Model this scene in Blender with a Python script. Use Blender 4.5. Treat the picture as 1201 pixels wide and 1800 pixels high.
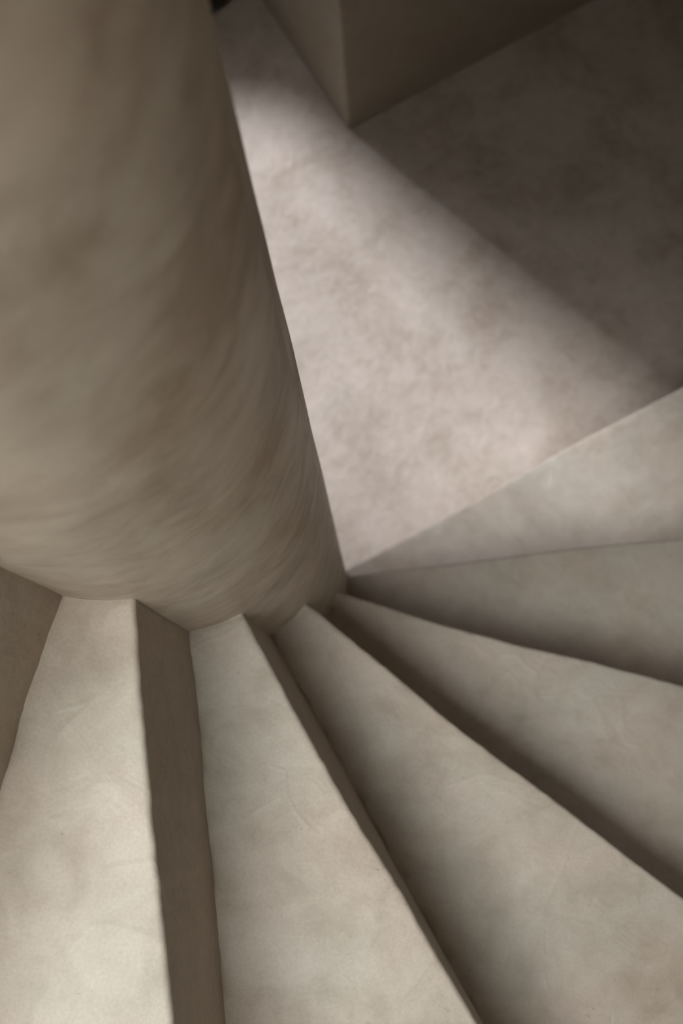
import bpy, bmesh, math
from mathutils import Matrix, Vector, noise
D = math.pi / 180
sc = bpy.context.scene
for o in list(bpy.data.objects): bpy.data.objects.remove(o)
COL = sc.collection

# ---------------------------------------------------------------- camera
CAM = Vector((0.2006, -0.2404, 0.4853))
cd = bpy.data.cameras.new('camera'); cd.sensor_fit = 'VERTICAL'; cd.sensor_height = 36; cd.lens = 35
cd.clip_start = 0.01; cd.clip_end = 60
cd.dof.use_dof = True; cd.dof.focus_distance = 0.71; cd.dof.aperture_fstop = 5.6
cam = bpy.data.objects.new('camera', cd); COL.objects.link(cam)
cam.matrix_world = Matrix.Translation(CAM) @ (Matrix.Rotation(0.2482, 4, 'X') @ Matrix.Rotation(0.0557, 4, 'Y'))
sc.camera = cam

# ---------------------------------------------------------------- world, sun, daylight, column fill, exposure
w = bpy.data.worlds.new('sky'); sc.world = w; w.use_nodes = True
w.node_tree.nodes['Background'].inputs[0].default_value = (.95, .90, 1, 1)
w.node_tree.nodes['Background'].inputs[1].default_value = 1.8

SUN_EL = 42 * D
sd = bpy.data.lights.new('sun', 'SUN'); sd.energy = 5.4; sd.angle = 8.5 * D; sd.color = (.965, .95, 1)
sun = bpy.data.objects.new('sun', sd); COL.objects.link(sun)
sdir = Vector((0.676 * math.cos(SUN_EL), -.737 * math.cos(SUN_EL), -math.sin(SUN_EL)))
sun.rotation_euler = sdir.to_track_quat('-Z', 'Y').to_euler(); sun.location = (-3, 3.5, 4)

SKY_C = (-.42, -.85)          # centre of the rooflight above the stairs
ad = bpy.data.lights.new('rooflight_daylight', 'AREA'); ad.shape = 'RECTANGLE'; ad.size = 2.0; ad.size_y = 2.0
ad.energy = 98; ad.color = (.99, .985, .925)
al = bpy.data.objects.new('rooflight_daylight', ad); COL.objects.link(al); al.location = (SKY_C[0], SKY_C[1], 2.35)

FILL_C = (-.60, 1.45)           # centre (x, z) of an added, unseen front opening that fills the column
fd = bpy.data.lights.new('column_fill_light', 'AREA'); fd.shape = 'RECTANGLE'; fd.size = 1.5; fd.size_y = 1.3  # added fill lamp, brightens the column from the camera side
fd.energy = 140; fd.color = (.995, .975, .91)
fl = bpy.data.objects.new('column_fill_light', fd); COL.objects.link(fl); fl.location = (FILL_C[0], -2.44, FILL_C[1]); fl.rotation_euler = (math.pi / 2, 0, 0)
vs = sc.view_settings; vs.view_transform = 'Standard'; vs.look = 'None'; vs.gamma = 1; vs.use_curve_mapping = False
vs.exposure = -0.15

# ---------------------------------------------------------------- helpers
def mesh_obj(name, verts, faces, mat, parent=None, smooth=True, uv=None):
    me = bpy.data.meshes.new(name); me.from_pydata(verts, [], faces); me.update()
    bm = bmesh.new(); bm.from_mesh(me); bmesh.ops.recalc_face_normals(bm, faces=bm.faces); bm.to_mesh(me); bm.free()
    if uv:
        l = me.uv_layers.new(name='UVMap')
        for lp in me.loops: l.data[lp.index].uv = uv[lp.vertex_index]
    if smooth: me.polygons.foreach_set('use_smooth', [True] * len(me.polygons))
    me.materials.append(mat)
    o = bpy.data.objects.new(name, me); COL.objects.link(o)
    if parent: o.parent = parent
    return o
def sharp(o, ang=40):
    me = o.data; bm = bmesh.new(); bm.from_mesh(me)
    for e in bm.edges:
        if len(e.link_faces) == 2 and e.calc_face_angle(0) > ang * D: e.smooth = False
    bm.to_mesh(me); bm.free()
def tag(o, label, cat, group=None):
    o['label'] = label; o['category'] = cat
    if group: o['group'] = group
def struct(o): o['kind'] = 'structure'; return o
def nz(x, y, z): return noise.noise(Vector((x, y, z)))

# ---------------------------------------------------------------- materials
def plaster(name, light, mid, dark, rough=.55, uvmap=False, stretch=None, bigs=10, tints=1.0, grain=1.0, contrast=1.0, trowel=.0, bump=.25, seed=0):
    m = bpy.data.materials.new(name); m.use_nodes = True
    nt = m.node_tree; N = nt.nodes; L = nt.links; b = N['Principled BSDF']
    tc = N.new('ShaderNodeTexCoord'); mp = N.new('ShaderNodeMapping'); mp.inputs['Location'].default_value = (seed, seed * .7, seed * .3)
    L.new(tc.outputs['UV' if uvmap else 'Object'], mp.inputs[0])
    vec = mp.outputs[0]
    sm = N.new('ShaderNodeMapping')
    if stretch: sm.inputs['Rotation'].default_value = (0, 0, stretch[0]); sm.inputs['Scale'].default_value = (stretch[1], stretch[2], 1)
    L.new(vec, sm.inputs[0]); svec = sm.outputs[0]
    def nnode(v, scale, detail, rough_, dist=0):
        n = N.new('ShaderNodeTexNoise'); n.inputs['Scale'].default_value = scale; n.inputs['Detail'].default_value = detail
        n.inputs['Roughness'].default_value = rough_; n.inputs['Distortion'].default_value = dist; L.new(v, n.inputs['Vector']); return n.outputs['Fac']
    def math_(op, a, b_, c=None):
        n = N.new('ShaderNodeMath'); n.operation = op
        for i, q in enumerate((a, b_, c)):
            if q is None: continue
            if isinstance(q, (int, float)): n.inputs[i].default_value = q
            else: L.new(q, n.inputs[i])
        return n.outputs[0]
    big = nnode(vec, bigs, 3, .55, .5)
    med = nnode(svec, 26, 5, .6, 1.2)
    fin = nnode(svec, 70, 4, .65, .3)
    s = math_('ADD', math_('MULTIPLY', big, .5), math_('ADD', math_('MULTIPLY', med, .36), math_('MULTIPLY', fin, .14)))
    s = math_('MULTIPLY_ADD', math_('SUBTRACT', s, .5), 2.6 * contrast, .5)
    cr = N.new('ShaderNodeValToRGB'); e = cr.color_ramp.elements
    e[0].position = 0; e[0].color = (*dark, 1); e[1].position = 1; e[1].color = (*light, 1)
    k = cr.color_ramp.elements.new(.5); k.color = (*mid, 1)
    L.new(s, cr.inputs[0])
    # tint drift: greener / pinker patches of pigment
    tint = nnode(vec, 9, 2, .5, .4)
    tr = N.new('ShaderNodeValToRGB'); te = tr.color_ramp.elements
    te[0].position = .3; te[0].color = (1 + .03 * tints, 1 - .015 * tints, 1 - .045 * tints, 1); te[1].position = .7; te[1].color = (1 - .025 * tints, 1, 1 - .015 * tints, 1); L.new(tint, tr.inputs[0])
    mx = N.new('ShaderNodeMix'); mx.data_type = 'RGBA'; mx.blend_type = 'MULTIPLY'; mx.inputs[0].default_value = 1
    L.new(cr.outputs[0], mx.inputs[6]); L.new(tr.outputs[0], mx.inputs[7])
    # fine mineral speckle
    sp = nnode(vec, 420, 2, .7)
    spr = N.new('ShaderNodeMapRange'); spr.inputs[1].default_value = .25; spr.inputs[2].default_value = .75
    spr.inputs[3].default_value = 1 - .10 * grain; spr.inputs[4].default_value = 1 + .07 * grain; L.new(sp, spr.inputs[0])
    mx2 = N.new('ShaderNodeVectorMath'); mx2.operation = 'SCALE'; L.new(mx.outputs[2], mx2.inputs[0]); L.new(spr.outputs[0], mx2.inputs['Scale'])
    # sparse dark pin specks
    pk = nnode(vec, 160, 3, .6)
    pr = N.new('ShaderNodeMapRange'); pr.inputs[1].default_value = .68; pr.inputs[2].default_value = .76; pr.inputs[3].default_value = 1; pr.inputs[4].default_value = .72
    L.new(pk, pr.inputs[0])
    mx3 = N.new('ShaderNodeVectorMath'); mx3.operation = 'SCALE'; L.new(mx2.outputs[0], mx3.inputs[0]); L.new(pr.outputs[0], mx3.inputs['Scale'])
    L.new(mx3.outputs[0], b.inputs['Base Color'])
    rr = N.new('ShaderNodeMapRange'); rr.inputs[3].default_value = rough + .12; rr.inputs[4].default_value = rough - .1; L.new(med, rr.inputs[0])
    L.new(rr.outputs[0], b.inputs['Roughness'])
    b.inputs['Specular IOR Level'].default_value = .35
    # relief: trowel waves, fine grit
    wv = nnode(svec, 24, 2, .5, 1.5)
    hgt = math_('ADD', math_('MULTIPLY', wv, 1.0), math_('MULTIPLY', fin, .25))
    hgt = math_('ADD', hgt, math_('MULTIPLY', sp, .035 * grain))
    if trowel:
        wt = N.new('ShaderNodeTexVoronoi'); wt.feature = 'DISTANCE_TO_EDGE'; wt.inputs['Scale'].default_value = 9
        wm = N.new('ShaderNodeVectorMath'); wm.operation = 'ADD'
        wn = N.new('ShaderNodeTexNoise'); wn.inputs['Scale'].default_value = 7; wn.inputs['Detail'].default_value = 2; L.new(vec, wn.inputs['Vector'])
        ws = N.new('ShaderNodeVectorMath'); ws.operation = 'SCALE'; ws.inputs['Scale'].default_value = .16; L.new(wn.outputs['Color'], ws.inputs[0])
        L.new(vec, wm.inputs[0]); L.new(ws.outputs[0], wm.inputs[1]); L.new(wm.outputs[0], wt.inputs['Vector'])
        we = N.new('ShaderNodeMapRange'); we.inputs[1].default_value = 0; we.inputs[2].default_value = .035; we.inputs[3].default_value = trowel; we.inputs[4].default_value = 0
        L.new(wt.outputs['Distance'], we.inputs[0])
        hgt = math_('ADD', hgt, math_('MULTIPLY', we.outputs[0], math_('GREATER_THAN', big, .5)))
    bp = N.new('ShaderNodeBump'); bp.inputs['Strength'].default_value = bump; bp.inputs['Distance'].default_value = .006
    L.new(hgt, bp.inputs['Height']); L.new(bp.outputs[0], b.inputs['Normal'])
    return m
def plain(name, c, rough=.6):
    m = bpy.data.materials.new(name); m.use_nodes = True; nt = m.node_tree; b = nt.nodes['Principled BSDF']
    n = nt.nodes.new('ShaderNodeTexNoise'); n.inputs['Scale'].default_value = 30
    r = nt.nodes.new('ShaderNodeValToRGB'); r.color_ramp.elements[0].color = (*[q * .8 for q in c], 1); r.color_ramp.elements[1].color = (*[min(1, q * 1.2) for q in c], 1)
    nt.links.new(n.outputs['Fac'], r.inputs[0]); nt.links.new(r.outputs[0], b.inputs['Base Color']); b.inputs['Roughness'].default_value = rough
    return m
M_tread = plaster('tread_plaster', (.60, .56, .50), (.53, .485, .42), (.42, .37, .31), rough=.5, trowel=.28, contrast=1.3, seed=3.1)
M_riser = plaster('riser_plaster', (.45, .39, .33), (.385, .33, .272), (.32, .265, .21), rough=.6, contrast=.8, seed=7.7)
M_col = plaster('column_plaster', (.58, .525, .45), (.495, .437, .367), (.375, .313, .247), rough=.5, uvmap=True, stretch=(-.8, .72, 1.1), bump=.07, contrast=1.7, grain=.5, seed=1.9)
M_floor = plaster('floor_plaster', (.49, .44, .39), (.42, .37, .318), (.33, .28, .23), rough=.55, contrast=1.45, bigs=7, tints=.3, grain=.6, seed=12.3)
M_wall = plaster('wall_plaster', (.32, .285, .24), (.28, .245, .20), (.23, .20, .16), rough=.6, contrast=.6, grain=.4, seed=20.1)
M_dim = plaster('low_bounce_plaster', (.17, .145, .115), (.13, .11, .085), (.10, .08, .06), rough=.7, contrast=.6, grain=.4, seed=31.7)  # unseen walls and slab darkened to cut bounce onto the lower floor
M_black = plain('black_glaze', (.006, .006, .006), .45)
M_frame = plain('dark_frame', (.05, .045, .04), .5)

# ---------------------------------------------------------------- the place: floor, walls, ceiling
H = .18
ZF = -7 * H                    # lower floor
ZM = .92                      # underside of the floor above
ZT = 2.25                      # roof
X0, X1, Y0, Y1 = -2.3, 2.3, -2.3, 1.60

def slab(name, x0, x1, y0, y1, z0, z1, mat, n=0):
    v = [(x, y, z) for z in (z0, z1) for x, y in ((x0, y0), (x1, y0), (x1, y1), (x0, y1))]
    f = [(0, 3, 2, 1), (4, 5, 6, 7), (0, 1, 5, 4), (1, 2, 6, 5), (2, 3, 7, 6), (3, 0, 4, 7)]
    return mesh_obj(name, v, f, mat, smooth=False)
def prism(name, poly, z0, z1, mat, bevel=0):
    n = len(poly)
    v = [(x, y, z0) for x, y in poly] + [(x, y, z1) for x, y in poly]
    f = [tuple(range(n))[::-1], tuple(range(n, 2 * n))] + [(i, (i + 1) % n, n + (i + 1) % n, n + i) for i in range(n)]
    o = mesh_obj(name, v, f, mat, smooth=False)
    if bevel:
        md = o.modifiers.new('bevel', 'BEVEL'); md.width = bevel; md.segments = 3
    return o
def boxes(name, lst, mat):
    V, F = [], []
    for (x0, x1, y0, y1, z0, z1) in lst:
        k = len(V); V += [(x, y, z) for z in (z0, z1) for x, y in ((x0, y0), (x1, y0), (x1, y1), (x0, y1))]
        F += [tuple(k + i for i in q) for q in ((0, 3, 2, 1), (4, 5, 6, 7), (0, 1, 5, 4), (1, 2, 6, 5), (2, 3, 7, 6), (3, 0, 4, 7))]
    return mesh_obj(name, V, F, mat, smooth=False)

struct(slab('floor', X0 - .15, X1 + .15, Y0 - .15, Y1 + .15, ZF - .12, ZF, M_floor))
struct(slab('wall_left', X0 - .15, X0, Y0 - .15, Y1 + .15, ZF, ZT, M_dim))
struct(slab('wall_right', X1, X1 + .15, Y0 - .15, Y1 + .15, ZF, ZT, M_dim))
fx, fz = FILL_C
struct(boxes('wall_front', [(X0, fx - .75, Y0 - .12, Y0, ZF, ZT), (fx + .75, X1, Y0 - .12, Y0, ZF, ZT),
                            (fx - .75, fx + .75, Y0 - .12, Y0, ZF, fz - .65), (fx - .75, fx + .75, Y0 - .12, Y0, fz + .65, ZT)], M_wall))
struct(boxes('added_fill_window', [(fx - .75, fx - .72, Y0 - .12, Y0 - .07, fz - .65, fz + .65), (fx + .72, fx + .75, Y0 - .12, Y0 - .07, fz - .65, fz + .65),
                          (fx - .72, fx + .72, Y0 - .12, Y0 - .07, fz - .65, fz - .62), (fx - .72, fx + .72, Y0 - .12, Y0 - .07, fz + .62, fz + .65)], M_frame))  # frame of the added opening for the column fill
# back wall with its window opening
WX0, WX1, WZ0, WZ1 = -1.55, -.545, ZF + .69, ZF + 2.08
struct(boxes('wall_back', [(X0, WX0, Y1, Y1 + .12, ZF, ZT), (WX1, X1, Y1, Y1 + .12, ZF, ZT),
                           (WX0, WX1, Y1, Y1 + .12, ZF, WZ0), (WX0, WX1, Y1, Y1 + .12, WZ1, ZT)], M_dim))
struct(boxes('window_1', [(WX0, WX0 + .03, Y1 + .08, Y1 + .12, WZ0, WZ1), (WX1 - .03, WX1, Y1 + .08, Y1 + .12, WZ0, WZ1),
                          (WX0 + .03, WX1 - .03, Y1 + .08, Y1 + .12, WZ0, WZ0 + .03), (WX0 + .03, WX1 - .03, Y1 + .08, Y1 + .12, WZ1 - .03, WZ1)], M_frame))
# wall mass with the square corner that stands out into the lower room
Cn = Vector((.103, .990)); l = Vector((-.505, .864)).normalized(); 
r = Vector((l.y, -l.x))
p1 = Cn + l * ((Y1 - Cn.y) / l.y); p2 = Cn + r * ((Y1 - Cn.y) / r.y)
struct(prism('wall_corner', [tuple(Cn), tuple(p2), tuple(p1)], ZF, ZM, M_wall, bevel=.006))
# storey slab over the lower room, unseen, its edge set to shade the far floor, and the roof with its rooflight
c0 = -.25                      # edge: .6 x + .8 y = c0
ed = lambda x: (c0 - .6 * x) / .8
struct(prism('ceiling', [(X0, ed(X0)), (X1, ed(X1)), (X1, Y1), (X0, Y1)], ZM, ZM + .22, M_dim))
q = 1.0; sx, sy = SKY_C
struct(boxes('ceiling_roof', [(X0 - .15, sx - q, Y0 - .15, Y1 + .15, ZT, ZT + .08), (sx + q, X1 + .15, Y0 - .15, Y1 + .15, ZT, ZT + .08),
                              (sx - q, sx + q, Y0 - .15, sy - q, ZT, ZT + .08), (sx - q, sx + q, sy + q, Y1 + .15, ZT, ZT + .08)], M_wall))
struct(boxes('window_2', [(sx - q, sx - q + .02, sy - q, sy + q, ZT + .02, ZT + .07), (sx + q - .02, sx + q, sy - q, sy + q, ZT + .02, ZT + .07),
                          (sx - q + .02, sx + q - .02, sy - q, sy - q + .02, ZT + .02, ZT + .07), (sx - q + .02, sx + q - .02, sy + q - .02, sy + q, ZT + .02, ZT + .07)], M_frame))

# ---------------------------------------------------------------- central column
RC = .1352
NA, NZ = 128, 160
V, F, UV = [], [], []
for j in range(NZ + 1):
    z = ZF + (ZT - ZF) * j / NZ
    for i in range(NA + 1):
        a = 2 * math.pi * i / NA - 2.2 * 0
        ca, sa = math.cos(a), math.sin(a)
        rr = RC + .0057 * z + .0016 * nz(ca * 1.3, sa * 1.3, z * 3.5) + .0006 * nz(ca * 3 + 5, sa * 3, z * 11)
        V.append((rr * ca, rr * sa, z)); UV.append((a * RC, z))
for j in range(NZ):
    for i in range(NA):
        k = j * (NA + 1) + i; F.append((k, k + 1, k + NA + 2, k + NA + 1))
colm = mesh_obj('central_column', V, F, M_col, uv=UV)
tag(colm, 'thick round plaster column that the winding steps fan out from', 'column')

# ---------------------------------------------------------------- staircase
RI, RO = .122, .93
NOS = {-4: [(.13, -191)], -3: [(.13, -169)], -2: [(.13, -147)], -1: [(.13, -125)],
       0: [(.138, -102.9), (.2, -103.3), (.267, -102.9)],
       1: [(.132, -81.0), (.211, -81.4), (.294, -81.3), (.402, -81.0)],
       2: [(.133, -59.6), (.21, -59.8), (.306, -59.6), (.391, -59.0), (.507, -58.8)],
       3: [(.133, -36.6), (.217, -37.2), (.328, -37.9), (.464, -37.4), (.594, -37.3)],
       4: [(.137, -15.6), (.247, -16.5), (.352, -16.0), (.454, -15.3), (.556, -15.2)],
       5: [(.140, 7.6), (.285, 7.3), (.446, 7.4), (.606, 7.0)],
       6: [(.166, 27.6), (.333, 28.0), (.549, 29.0), (.765, 28.8)]}
BOT = {0: [(.138, -102.7), (.2, -103.4), (.267, -102.9)],
       1: [(.134, -80.7), (.178, -80.3), (.271, -81.0), (.36, -81.1), (.439, -81.3)],
       2: [(.138, -58.3), (.221, -58.6), (.395, -59.3), (.551, -59.3)]}
def ang(tab, rad):
    if rad <= tab[0][0]: return tab[0][1]
    if rad >= tab[-1][0]: return tab[-1][1]
    for (a, b), (c, d) in zip(tab, tab[1:]):
        if a <= rad <= c:
            t = (rad - a) / (c - a); t = t * t * (3 - 2 * t) * .5 + t * .5
            return b + (d - b) * t
NU = 180
RAD = [RI + (RO - RI) * (i / NU) ** 1.4 for i in range(NU + 1)]
def edge_pts(tab, seed, wob):
    pts = []
    for rad in RAD:
        a = ang(tab, rad) * D
        d = wob * (.5 * nz(rad * 22, seed * 3.7, .3) + .6 * nz(rad * 90, seed * 1.3, 5.1) + .3 * nz(rad * 260, seed * 2.3, 1.1))
        pts.append(Vector((rad * math.cos(a) - d * math.sin(a), rad * math.sin(a) + d * math.cos(a))))
    return pts
NPT = {k: edge_pts(t, k, .0011) for k, t in NOS.items()}
BPT = {k: edge_pts(BOT.get(k, NOS[k]), k + 40, .0009) for k in NOS}
stair = bpy.data.objects.new('staircase', None); COL.objects.link(stair); stair.location = (0, 0, 0)
tag(stair, 'pale plaster winding staircase of wedge steps turning down around the column', 'staircase')

ER = .0042                     # rounding of the step edge
NV = 20
def grid_solid(rows_top, depth_fn, name, mat, parent):
    """closed shell: rows_top[j][i] vectors, back layer from depth_fn"""
    J, I = len(rows_top), len(rows_top[0])
    V = [tuple(p) for row in rows_top for p in row] + [tuple(depth_fn(p, j, i)) for j, row in enumerate(rows_top) for i, p in enumerate(row)]
    F = []; B = J * I; idx = lambda j, i: j * I + i
    for j in range(J - 1):
        for i in range(I - 1):
            F.append((idx(j, i), idx(j, i + 1), idx(j + 1, i + 1), idx(j + 1, i)))
            F.append((B + idx(j, i), B + idx(j + 1, i), B + idx(j + 1, i + 1), B + idx(j, i + 1)))
    for j in range(J - 1):
        F.append((idx(j, 0), idx(j + 1, 0), B + idx(j + 1, 0), B + idx(j, 0)))
        F.append((idx(j, I - 1), B + idx(j, I - 1), B + idx(j + 1, I - 1), idx(j + 1, I - 1)))
    for i in range(I - 1):
        F.append((idx(0, i), B + idx(0, i), B + idx(0, i + 1), idx(0, i + 1)))
        F.append((idx(J - 1, i), idx(J - 1, i + 1), B + idx(J - 1, i + 1), B + idx(J - 1, i)))
    o = mesh_obj(name, V, F, mat, parent); sharp(o, 50)
    return o
for k in range(-3, 7):
    z = -H * k
    back, front = BPT[k - 1], NPT[k]
    rows = []
    for j in range(NV + 1):
        t = j / NV
        row = []
        for i in range(NU + 1):
            f = front[i]; bk = back[i]; dirv = (bk - f).normalized()
            edge = f + dirv * ER
            if j < 5: p = bk - dirv * (-.004, -.001, .0008, .0022, .0045)[j]
            else: p = (bk - dirv * .0045).lerp(edge, (j - 4) / (NV - 4))
            er = .0006 * nz(RAD[i] * 55, k * 2.1, 9.3)
            zz = z + .0011 * nz(p.x * 11, p.y * 11, k * 1.7) + .0005 * nz(p.x * 34, p.y * 34, k)
            zz += er * max(0, t - .8) * 5
            if j < 4: zz -= (.003, .003, .0016, .0002)[j] * min(1, max(0, .35 + 1.5 * nz(RAD[i] * 45, k * 5.5, 3.3)))      # open joint along the riser
            g = abs(RAD[i] - RC)
            if g < .004: zz -= (1 - g / .004) *   .0024 * min(1, max(0, .35 + 1.6 * nz(p.x * 70, p.y * 70, k * 3.1)))        # and against the column
            row.append(Vector((p.x, p.y, zz)))
        rows.append(row)
    last = rows[-1]
    for s in range(1, 5):                        # rounded edge
        a = s / 4 * math.pi / 2
        row = []
        for i in range(NU + 1):
            f = front[i]; dirv = (back[i] - f).normalized()
            p = f + dirv * ER * (1 - math.sin(a))
            row.append(Vector((p.x, p.y, last[i].z - ER * (1 - math.cos(a)))))
        rows.append(row)
    J = len(rows)
    def dep(p, j, i, rows=rows, back=back, z=z):
        dirv = (back[i] - rows[-1][i].to_2d()).normalized()
        q_ = p.copy()
        if j > NV: q_ = Vector((p.x + dirv.x * .003, p.y + dirv.y * .003, 0))
        q_.z = min(z - .009, rows[j][i].z - .0005) if j <= NV else rows[-1][i].z - .0005 - .002 * (J - 1 - j) * 0 - .003
        return q_
    tr = grid_solid(rows, dep, 'tread', M_tread, stair)
    # riser below this tread's edge
    zb = -H * (k + 1)
    bot = BPT[k]
    rows = []
    for j in range(13):
        t = j / 12
        row = []
        for i in range(NU + 1):
            top = front[i]
            p = top.lerp(bot[i], t)
            n2 = (back[i] - top).normalized()
            d = .0009 * nz(RAD[i] * 13, t * 2.5 + k * 4, 2.2) * math.sin(math.pi * t)
            ztop = last[i].z - ER + .0003
            row.append(Vector((p.x + n2.x * d, p.y + n2.y * d, ztop + (zb - .006 - ztop) * t)))
        rows.append(row)
    def dep2(p, j, i, back=back, front=front):
        n2 = (back[i] - front[i]).normalized(); return Vector((p.x + n2.x * .012, p.y + n2.y * .012, p.z - (.004 if j == 0 else 0)))
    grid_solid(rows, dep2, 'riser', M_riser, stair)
# sloping underside of the flight
V, F = [], []
ks = [x * .5 - 4 for x in range(0, 21)]
for kk in ks:
    a = (-103 + 22 * kk) * D; zz = max(-H * (kk + 1) - .16, ZF + .001)
    for rad in (RI, RO):
        V.append((rad * math.cos(a), rad * math.sin(a), zz)); V.append((rad * math.cos(a), rad * math.sin(a), zz - .02 if zz > ZF + .03 else zz - .0005))
for i in range(len(ks) - 1):
    b = i * 4; c = b + 4
    F += [(b, c, c + 2, b + 2), (b + 1, b + 3, c + 3, c + 1), (b, b + 1, c + 1, c), (b + 2, c + 2, c + 3, b + 3)]
F += [(0, 2, 3, 1), (len(V) - 4, len(V) - 3, len(V) - 1, len(V) - 2)]
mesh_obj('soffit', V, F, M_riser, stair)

# curved wall closing the outer ends of the steps
V, F = [], []
n = 60; A0, A1 = -170 * D, 29.5 * D
for i in range(n + 1):
    a = A0 + (A1 - A0) * i / n
    zt = .80 if a / D < -75 else min(ZM, .80 + (a / D + 75) * .02)
    for rad in (.925, 1.03):
        V += [(rad * math.cos(a), rad * math.sin(a), ZF), (rad * math.cos(a), rad * math.sin(a), zt)]
for i in range(n):
    b = i * 4; c = b + 4
    F += [(b, c, c + 1, b + 1), (b + 2, b + 3, c + 3, c + 2), (b + 1, c + 1, c + 3, b + 3), (b, b + 2, c + 2, c)]
F += [(0, 1, 3, 2), (n * 4, n * 4 + 2, n * 4 + 3, n * 4 + 1)]
wo = struct(mesh_obj('wall_outer', V, F, M_tread)); sharp(wo)

# ---------------------------------------------------------------- black round pot on the far floor
V, F = [], []
prof = [(0, 0), (.125, 0), (.15, .012), (.165, .05), (.168, .09), (.16, .13), (.145, .15), (.132, .15), (.145, .12), (.15, .08), (.14, .04), (0, .03)]
NS = 48; V = []
for (rad, z) in prof:
    for i in range(NS):
        a = 2 * math.pi * i / NS; V.append((rad * math.cos(a), rad * math.sin(a), z))
for j in range(len(prof) - 1):
    for i in range(NS):
        F.append((j * NS + i, j * NS + (i + 1) % NS, (j + 1) * NS + (i + 1) % NS, (j + 1) * NS + i))
pot = mesh_obj('round_pot', V, F, M_black)
bm = bmesh.new(); bm.from_mesh(pot.data); bmesh.ops.remove_doubles(bm, verts=bm.verts, dist=1e-5); bmesh.ops.recalc_face_normals(bm, faces=bm.faces); bm.to_mesh(pot.data); bm.free()
pot.location = (-.225, 1.35, ZF); pot.scale = (.6, .6, 1)
tag(pot, 'black round vessel on the shaded floor at the far end behind the column', 'pot')
